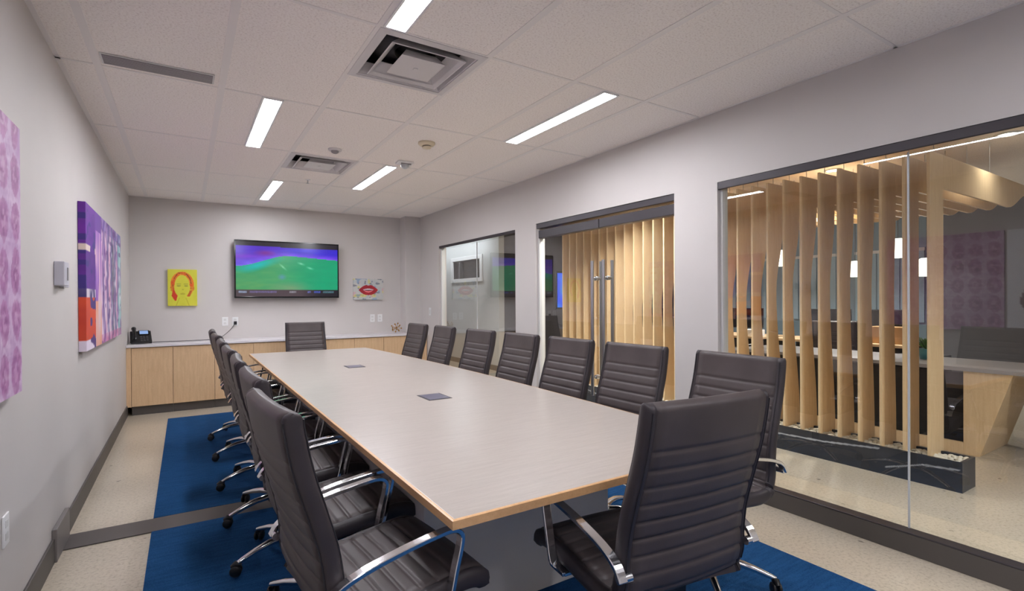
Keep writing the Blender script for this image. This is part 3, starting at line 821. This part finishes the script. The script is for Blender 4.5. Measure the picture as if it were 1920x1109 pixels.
cb = MB().tube([(.10, .0, .012), (.06, -.12, .006), (-.05, -.14, .006), (-.10, -.05, .01)], .004, 6).build('coiled_cord', M['black'], t)
cd = MB().tube([tuple(q) for q in smooth_path([(.245, 7.70, CT + .005), (.36, 7.73, CT + .005), (.5, 7.71, CT + .004), (.66, 7.72, CT + .005), (.78, 7.76, CT + .004), (.90, 7.80, CT + .006), (1.0, 7.82, CT + .03), (1.09, 7.85, CT + .10), (1.15, 7.875, CT + .17), (1.175, 7.875, CT + .225)], 8)], .0035, 8).box(1.158, 1.192, 7.858, 7.881, CT + .19, CT + .235).build('phone_cord', M['black'])
tag(cd, 'thin dark cord running along the counter from the phone up to the outlet', 'cord')
# --- gold jack ornament
t = thing('jack_ornament', 'small antique gold ornament of balls on rods on the counter', 'ornament', (3.415, 7.70, CT))
jk = MB(); bl = MB()
dirs = []
for k in range(16):
    ph = math.acos(1 - 2 * (k + .5) / 16); th = PI * (1 + 5 ** .5) * k; dirs.append(Vector((math.cos(th) * math.sin(ph), math.sin(th) * math.sin(ph), math.cos(ph))))
c0 = Vector((0, 0, .075))
for d in dirs:
    q = c0 + d * (.066 if d.z < -.3 else .078); jk.tube([c0, q], .003, 6); MB().ball(q, .0115, 10).build('ball', M['gold'], t)
jk.build('rods', M['gold'], t)
t = thing('counter_remote', 'small black device lying on the counter end by the window', 'remote', (3.68, 7.50, CT))
MB().box(-.05, .05, -.02, .02, 0, .018).build('body', M['black'], t, .004); MB().box(-.03, .03, -.012, .012, .018, .03).build('knob', M['lcd'], t, .003)

# ================================================================== PLANTER AND WOOD FINS
PY0, PY1, PX0, PX1 = 1.29, 5.95, 5.11, 5.36
VE = [[(.02, .155), (.22, .14), (.45, .06)], [(.50, .19), (.9, .15), (1.2, .14), (1.6, .12)], [(1.72, .03), (2.05, .15), (2.4, .17)], [(2.5, .19), (2.8, .10), (3.1, .05), (3.4, .15)], [(3.5, .1), (3.9, .16), (4.3, .05)]]
def seg_d(px, py, a, b):
    ax, ay = a; bx_, by = b; dx, dy = bx_ - ax, by - ay; t_ = max(0, min(1, ((px - ax) * dx + (py - ay) * dy) / (dx * dx + dy * dy)))
    return math.hypot(px - ax - t_ * dx, py - ay - t_ * dy), t_
def marble(u, v):
    x = (1 - u) * (PY1 - PY0); z = v * .21
    c = mixrgb((30, 34, 44), (48, 54, 66), fbm(x * 5, z * 14, 71))
    for pl in VE:
        for a, b in zip(pl, pl[1:]):
            d, t_ = seg_d(x, z, a, b); wd_ = .0045 + .004 * vnoise(x * 9, z * 9, 73)
            if d < wd_: c = mixrgb(c, (200, 204, 212), .5 + .4 * vnoise(x * 6, 1, 74))
    return c
pl = thing('stone_planter', 'long low black marble planter with white veins in the corridor', 'planter', (PX0, PY1, 0))
fr_ = painted('front_panel', PY1 - PY0, .21, 620, 40, marble, .02, M['marble'], pl); fr_.rotation_euler = (0, 0, -PI / 2)
bxm = MB(); d_ = PX1 - PX0; ln = PY1 - PY0
bxm.box(d_ - .02, d_, -ln, 0, 0, .21).box(.02, d_ - .02, -ln, -ln + .02, 0, .21).box(.02, d_ - .02, -.02, 0, 0, .21).box(.02, d_ - .02, -ln + .02, -.02, 0, .12)
bxm.build('trough', plain('black_stone', (44, 48, 56), .3), pl)
pb = MB(); rnd = random.Random(5)
base = MB().ball((0, 0, 0), 1, 8)
yy = PY0 + .035
while yy < PY1 - .03:
    for k in range(7):
        r_ = rnd.uniform(.013, .021); cx = PX0 + .036 + k * .0295 + rnd.uniform(-.008, .008); cy = yy + rnd.uniform(-.01, .01); cz = .188 + rnd.uniform(-.006, .010)
        a_ = rnd.random() * PI; sa_, ca_ = math.sin(a_), math.cos(a_); e1 = r_ * rnd.uniform(1, 1.35); e2 = r_; e3 = r_ * .7
        pb.add([(cx + x * e1 * ca_ - y * e2 * sa_, cy + x * e1 * sa_ + y * e2 * ca_, cz + z * e3) for x, y, z in base.v], base.f, None, True)
    yy += .03
pbo = pb.build('pebbles', M['pebble']); tag(pbo, 'white rounded pebbles filling the black marble planter around the wood fins', 'pebbles', kind='stuff')
ZT = 2.415; ZB = 2.165
nf = 29
for i in range(nf):
    y = 1.479 + .15 * i
    t = thing('wood_fin', 'tall pale wood fin in the pebble planter, %s from the desk end' % ORD[i], 'wood fin', (5.15, y, .19), group='wood fins of the corridor screen')
    A = .118 * min(1, i / 7.0) if i > 1 else 0
    zc = 1.47 - .012 * i - .04 * math.sin(i * .7)
    prof = []
    for k in range(25):
        z = .19 + (ZB - .19) * k / 24
        q = (z - zc) / (1.2 if z < zc else .66); w = .25 - (A * math.cos(q * PI / 2) ** 2 if abs(q) < 1 else 0)
        prof.append((w, z - .19))
    poly = [(0, 0)] + [(w, z) for w, z in prof]
    poly += [(.25, ZB - .19), (.25, ZT - .19), (0, ZT - .19)]
    th = .019
    MB().prism(poly, 1, 0, th).build('upright', M['fin'], t, .0015)
    # ceiling beam with a soft wavy end
    xe = 2.32 + .12 * math.sin(i * .45)
    bp = [(.2505, ZB - .19)]
    for k in range(9):
        a_ = k / 8; bp.append((xe - .55 + .55 * a_, ZB - .19 + .0 + (.16 * a_ * a_ * (3 - 2 * a_) if a_ < 1 else .16)))
    bp += [(xe, ZT - .19), (.2505, ZT - .19)]
    bm_ = MB().prism(bp, 1, 0, th).build('ceiling_beam', M['fin'], t, .0015)
    MB().tube([(1.3, th / 2, ZT - .19), (1.3, th / 2, H - .19 - .001)], .003, 6).tube([(.1, th / 2, ZT - .19), (.1, th / 2, H - .19 - .001)], .003, 6).build('hanger_rod', M['steel'], bm_)

# ================================================================== RECEPTION DESK AND OFFICE BEYOND
dk = thing('reception_desk', 'reception desk with grey top and slanted maple end panel beyond the planter', 'desk', (6.26, 1.6, 0))
# slanted end leg
vs = []
for x in (0, .72):
    vs += [(x, .012, 0), (x, -.095, 0), (x, -.30, .715), (x, .012, .715)]
MB().add(vs, [(0, 1, 2, 3), (7, 6, 5, 4), (0, 4, 5, 1), (1, 5, 6, 2), (2, 6, 7, 3), (3, 7, 4, 0)]).build('end_panel', M['fin'], dk, .003)
MB().box(0, .72, .012, 2.1, .0, .10).build('plinth', M['fin'], dk, .002)
MB().box(.03, .05, .014, 2.1, .10, .70).build('front_panel', M['black'], dk)
MB().box(-.02, .80, -1.2, 2.15, .716, .75).build('desk_top', M['lobby_desk'], dk, .003)
MB().box(.1, .7, -1.15, -1.10, 0, .716).build('leg', M['fin'], dk, .003)
def pedestal(x, y, label):
    t = thing('drawer_pedestal', label, 'drawers', (x, y, 0), group='black drawer pedestals')
    MB().box(-.0, .5, -.21, .21, .02, .68).build('body', M['black'], t, .004)
    for k in range(3):
        d = MB().box(-.018, -.0005, -.20, .20, .04 + .21 * k, .24 + .21 * k).build('drawer', M['gloss_black'], t, .003)
        MB().tube([(-.03, -.07, .19 + .21 * k), (-.03, .07, .19 + .21 * k)], .006, 8).tube([(-.03, -.07, .19 + .21 * k), (-.018, -.07, .19 + .21 * k)], .004, 6).tube([(-.03, .07, .19 + .21 * k), (-.018, .07, .19 + .21 * k)], .004, 6).build('handle', M['steel'], d)
pedestal(7.6, 2.45, 'black three-drawer pedestal behind the reception desk')
def workdesk(x, y, lx, ly, label):
    t = thing('office_desk', label, 'desk', (x, y, 0), group='office desks behind the wood fins')
    MB().box(0, lx, 0, ly, .71, .745).build('desktop', M['oak'], t, .003)
    for a in ((.03, .07, .03, .07), (lx - .07, lx - .03, .03, .07), (.03, .07, ly - .07, ly - .03), (lx - .07, lx - .03, ly - .07, ly - .03)): MB().box(*a, 0, .71).build('leg', M['black'], t)
    MB().box(lx - .05, lx - .03, .07, ly - .07, .2, .71).build('modesty_panel', M['black'], t)
workdesk(8.2, 2.75, .75, 1.7, 'oak office desk behind the fins, closest to the reception desk')
workdesk(8.2, 4.6, .75, 1.7, 'oak office desk behind the fins, in the middle of its row')
workdesk(8.2, 6.45, .75, 1.6, 'oak office desk at the corridor end of its row')
def monitor(x, y, label, rz=0):
    t = thing('computer_monitor', label, 'monitor', (x, y, .745), rz, 'monitors on the office desks')
    MB().box(-.012, .012, -.29, .29, .10, .44).build('panel', M['black'], t, .004)
    MB().box(-.014, -.0121, -.28, .28, .11, .43).build('screen', M['gloss_black'], t)
    MB().box(.012, .03, -.03, .03, .02, .30).box(-.08, .10, -.11, .11, 0, .012).build('stand', M['black'], t, .003)
monitor(8.75, 3.1, 'black monitor standing beside the orange note card')
monitor(8.75, 3.85, 'black monitor near the brown box on the first office desk')
monitor(8.75, 5.2, 'black monitor on the middle office desk', .2)
monitor(8.75, 7.1, 'black monitor on the office desk at the corridor end', -.1)
for x, y, rz, lb in ((7.75, 3.35, -PI / 2 + .5, 'dark office chair in front of the desk with the orange card'), (7.7, 4.75, -PI / 2 - .4, 'dark office chair before the middle office desk'),
                     (7.55, 5.6, -1.0, 'dark office chair turned aside before the middle office desk'), (7.75, 6.9, -PI / 2, 'dark office chair at the desk of the corridor end'), (7.45, 1.15, PI / 2 + .3, 'dark office chair behind the grey topped reception desk')):
    c = put_chair(x, y, rz, lb, 'office chairs beyond the glass'); c.location.z = 0
def small(name, mb, mt, loc_, label, cat, bevel=.003, group=None):
    o = mb.build(name, mt, None, bevel); o.location = loc_; return tag(o, label, cat, group)
small('note_card', MB().box(-.03, .03, -.08, .08, 0, .10), M['orange'], (8.32, 3.34, .7455), 'bright orange card box on the office desk behind the fins', 'box')
small('paper_stack', MB().box(-.1, .1, -.13, .13, 0, .035), M['white'], (8.34, 3.62, .7455), 'stack of white paper on the desk beside the orange box', 'paper')
small('cardboard_box', MB().box(-.12, .12, -.2, .2, 0, .22), M['brown_box'], (8.48, 2.98, .7455), 'brown cardboard box on the desk next to the orange box', 'box')
small('paper_bag', MB().prism([(-.14, 0), (.14, 0), (.11, .3), (-.12, .28)], 1, -.09, .09), M['white_bag'], (7.62, 3.78, 0.0), 'white bag standing on the floor by the first dark office chair', 'bag', .02)
small('recycling_bag', MB().lathe([(.001, 0), (.13, 0), (.16, .1), (.15, .28), (.12, .34), (.001, .33)], n=20), M['blue_bag'], (7.35, 2.85, 0), 'blue bag on the floor beside the plastic bins', 'bag', 0)
def bin_(x, y, mt, lb):
    small('waste_bin', MB().prism([(-.13, 0), (.13, 0), (.16, .38), (-.16, .38)], 1, -.1, .1), mt, (x, y, 0), lb, 'bin', .006, 'waste bins behind the planter')
bin_(7.35, 2.50, M['cloth_grey'], 'grey waste bin behind the wood fins, next to the blue bag')
bin_(7.35, 2.1, M['vent_dark'], 'dark waste bin beside the black drawer pedestal')
t = thing('potted_plant', 'small green desk plant in a teal pot beyond the last fins', 'plant', (8.35, 2.83 - .0, .7455))
t.location = (6.72, 2.02, .7505)
MB().lathe([(.001, 0), (.05, 0), (.065, .1), (.058, .1), (.05, .09), (.001, .09)], n=18).build('pot', M['teal'], t)
lf = MB(); rr_ = random.Random(3)
for k in range(26):
    a_ = rr_.random() * 2 * PI; e_ = rr_.uniform(.3, 1.2); ln_ = rr_.uniform(.08, .17); d = Vector((math.cos(a_) * math.cos(e_), math.sin(a_) * math.cos(e_), math.sin(e_))); sd = d.cross(Vector((0, 0, 1))).normalized()
    p0 = Vector((0, 0, .09)); p1 = p0 + d * ln_ * .5 + Vector((0, 0, .02)); p2 = p0 + d * ln_
    lf.add([p0, p1 + sd * .018, p2, p1 - sd * .018], [(0, 1, 2, 3)])
lf.build('leaves', M['leaf'], t)
small('water_bottle', MB().lathe([(.001, 0), (.035, 0), (.035, .16), (.014, .2), (.014, .235), (.001, .235)], n=16), M['white'], (6.62, 2.3, .7505), 'white bottle standing on the reception desk near the plant', 'bottle', 0)
small('paper_tray', MB().box(-.15, .15, -.12, .12, 0, .02).box(-.15, .15, -.12, .12, .05, .07).box(-.15, -.14, -.12, .12, 0, .09), M['mauve'], (8.45, 6.9, .7455), 'mauve paper tray on the office desk at the corridor end', 'tray')
small('storage_box', MB().box(-.1, .1, -.12, .12, 0, .14), M['teal'], (8.45, 6.55, .7455), 'teal box on the office desk beside the mauve tray', 'box')
small('storage_box', MB().box(-.1, .1, -.14, .14, 0, .1), M['white'], (8.4, 4.85, .7455), 'white box on the middle office desk', 'box')
# office partition and blinds on the far wall
for k, (y0, y1) in enumerate(((3.3, 4.3), (4.6, 5.6), (5.9, 6.9))):
    t = thing('window_blind', 'pale blue vertical blind panel on the far office wall, %s from the grey wall end' % ORD[k], 'blind', (FX, (y0 + y1) / 2, .95), group='pale blinds on the far wall')
    hw_ = (y1 - y0) / 2
    n_ = 9
    bm2 = MB()
    for j in range(n_): bm2.box(-.04, -.012, -hw_ + j * 2 * hw_ / n_ + .01, -hw_ + (j + 1) * 2 * hw_ / n_ - .01, 0, 1.15)
    bm2.build('slats', M['curtain'], t); MB().box(-.05, -.001, -hw_, hw_, 1.15, 1.2).build('head_rail', M['offwhite'], t)
# added screen standing in for the blue patch in the door glass
dsp = thing('added_blue_screen', 'added bright blue screen standing in for the blue patch in the door glass', 'display', (6.06, 7.0, 1.18), 0)
def bluepic(u, v):
    return mixrgb(mixrgb((40, 30, 240), (40, 150, 250), fbm(u * 3, v * 3, 81)), (60, 200, 180), .9 * max(0, 1 - math.hypot((u - .5) / .5, (v - .5) / .2)))
MB().box(0, .5, .0, .05, 0, .66).build('body', M['black'], dsp, .004)
s_ = painted('screen', .46, .60, 24, 30, bluepic, .001, M['screen'], dsp, back=False); s_.location = (.02, -.003, .03)
MB().box(.2, .3, .05, .09, -1.18, .4).build('stand', M['black'], dsp)
MB().box(.0, .5, -.1, .22, -1.18, -1.16).build('stand_base', M['black'], dsp)

# pendants
def pendant(x, y, z, label, r_=.12):
    t = thing('pendant_lamp', label, 'lamp', (x, y, z), group='white pendant lamps in the office')
    MB().lathe([(.001, 0), (r_ * .8, 0), (r_, .05), (r_, .20), (r_ * .6, .23), (.001, .235)], n=24).build('shade', M['pendant'], t)
    MB().tube([(0, 0, .235), (0, 0, H - z - .001)], .004, 6).build('cord', M['black'], t)
pendant(8.0, 4.15, 1.82, 'white pendant lamp glowing between the middle wood fins')
pendant(8.0, 2.72, 1.84, 'white pendant lamp glowing behind the glass joint')
pendant(8.6, 2.62, 1.62, 'lower white pendant lamp just before the last wood fins')
pendant(9.0, 3.62, 1.66, 'small white pendant lamp far behind the fins')
# downlights
def down(x, y, label, p=26):
    t = thing('downlight', label, 'downlight', (x, y, H), group='recessed corridor downlights')
    MB().lathe([(.062, -.003), (.085, -.001), (.088, -.006), (.062, -.010)], n=28).build('trim_ring', M['white'], t)
    MB().lathe([(.001, -.004), (.062, -.004)], n=24).build('lens', M['downlight'], t)
    a_ = area('downlight_glow', (x, y, H - .02), .12, .12, p * .9, (1, .97, .93)); a_.data.spread = 2.2
down(6.30, 1.34, 'lit round downlight beyond the first wood beam', 3)
down(6.33, 2.675, 'lit round downlight between the wood beams')
down(4.5, -.4, 'added unseen corridor downlight near the camera, brightening the wood fins', 34)  # added out of view to lift the upper fins
down(4.5, 3.9, 'added unseen corridor downlight outside the glass door, brightening the wood fins', 45)  # also added out of view, for the fins behind the door
down(4.55, 6.6, 'round corridor downlight outside the far window')
down(6.4, 4.4, 'round downlight above the far wood beams')
down(8.4, 3.5, 'round downlight above the first office desk', 42)
down(8.4, 6.0, 'round downlight above the middle office desk', 42)
linear_light(5.2, 5.3, 8.5, 11.0, 'linear corridor light over the pale wall with the white window', M['lamp_corridor'], 'corridor lights')
linear_light(4.45, 4.55, -3.6, -1.5, 'added unseen linear fill light down the corridor, aimed at the wood fins', M['lamp_fin_fill'], 'corridor lights')  # added beyond view so its light rakes across the fin faces
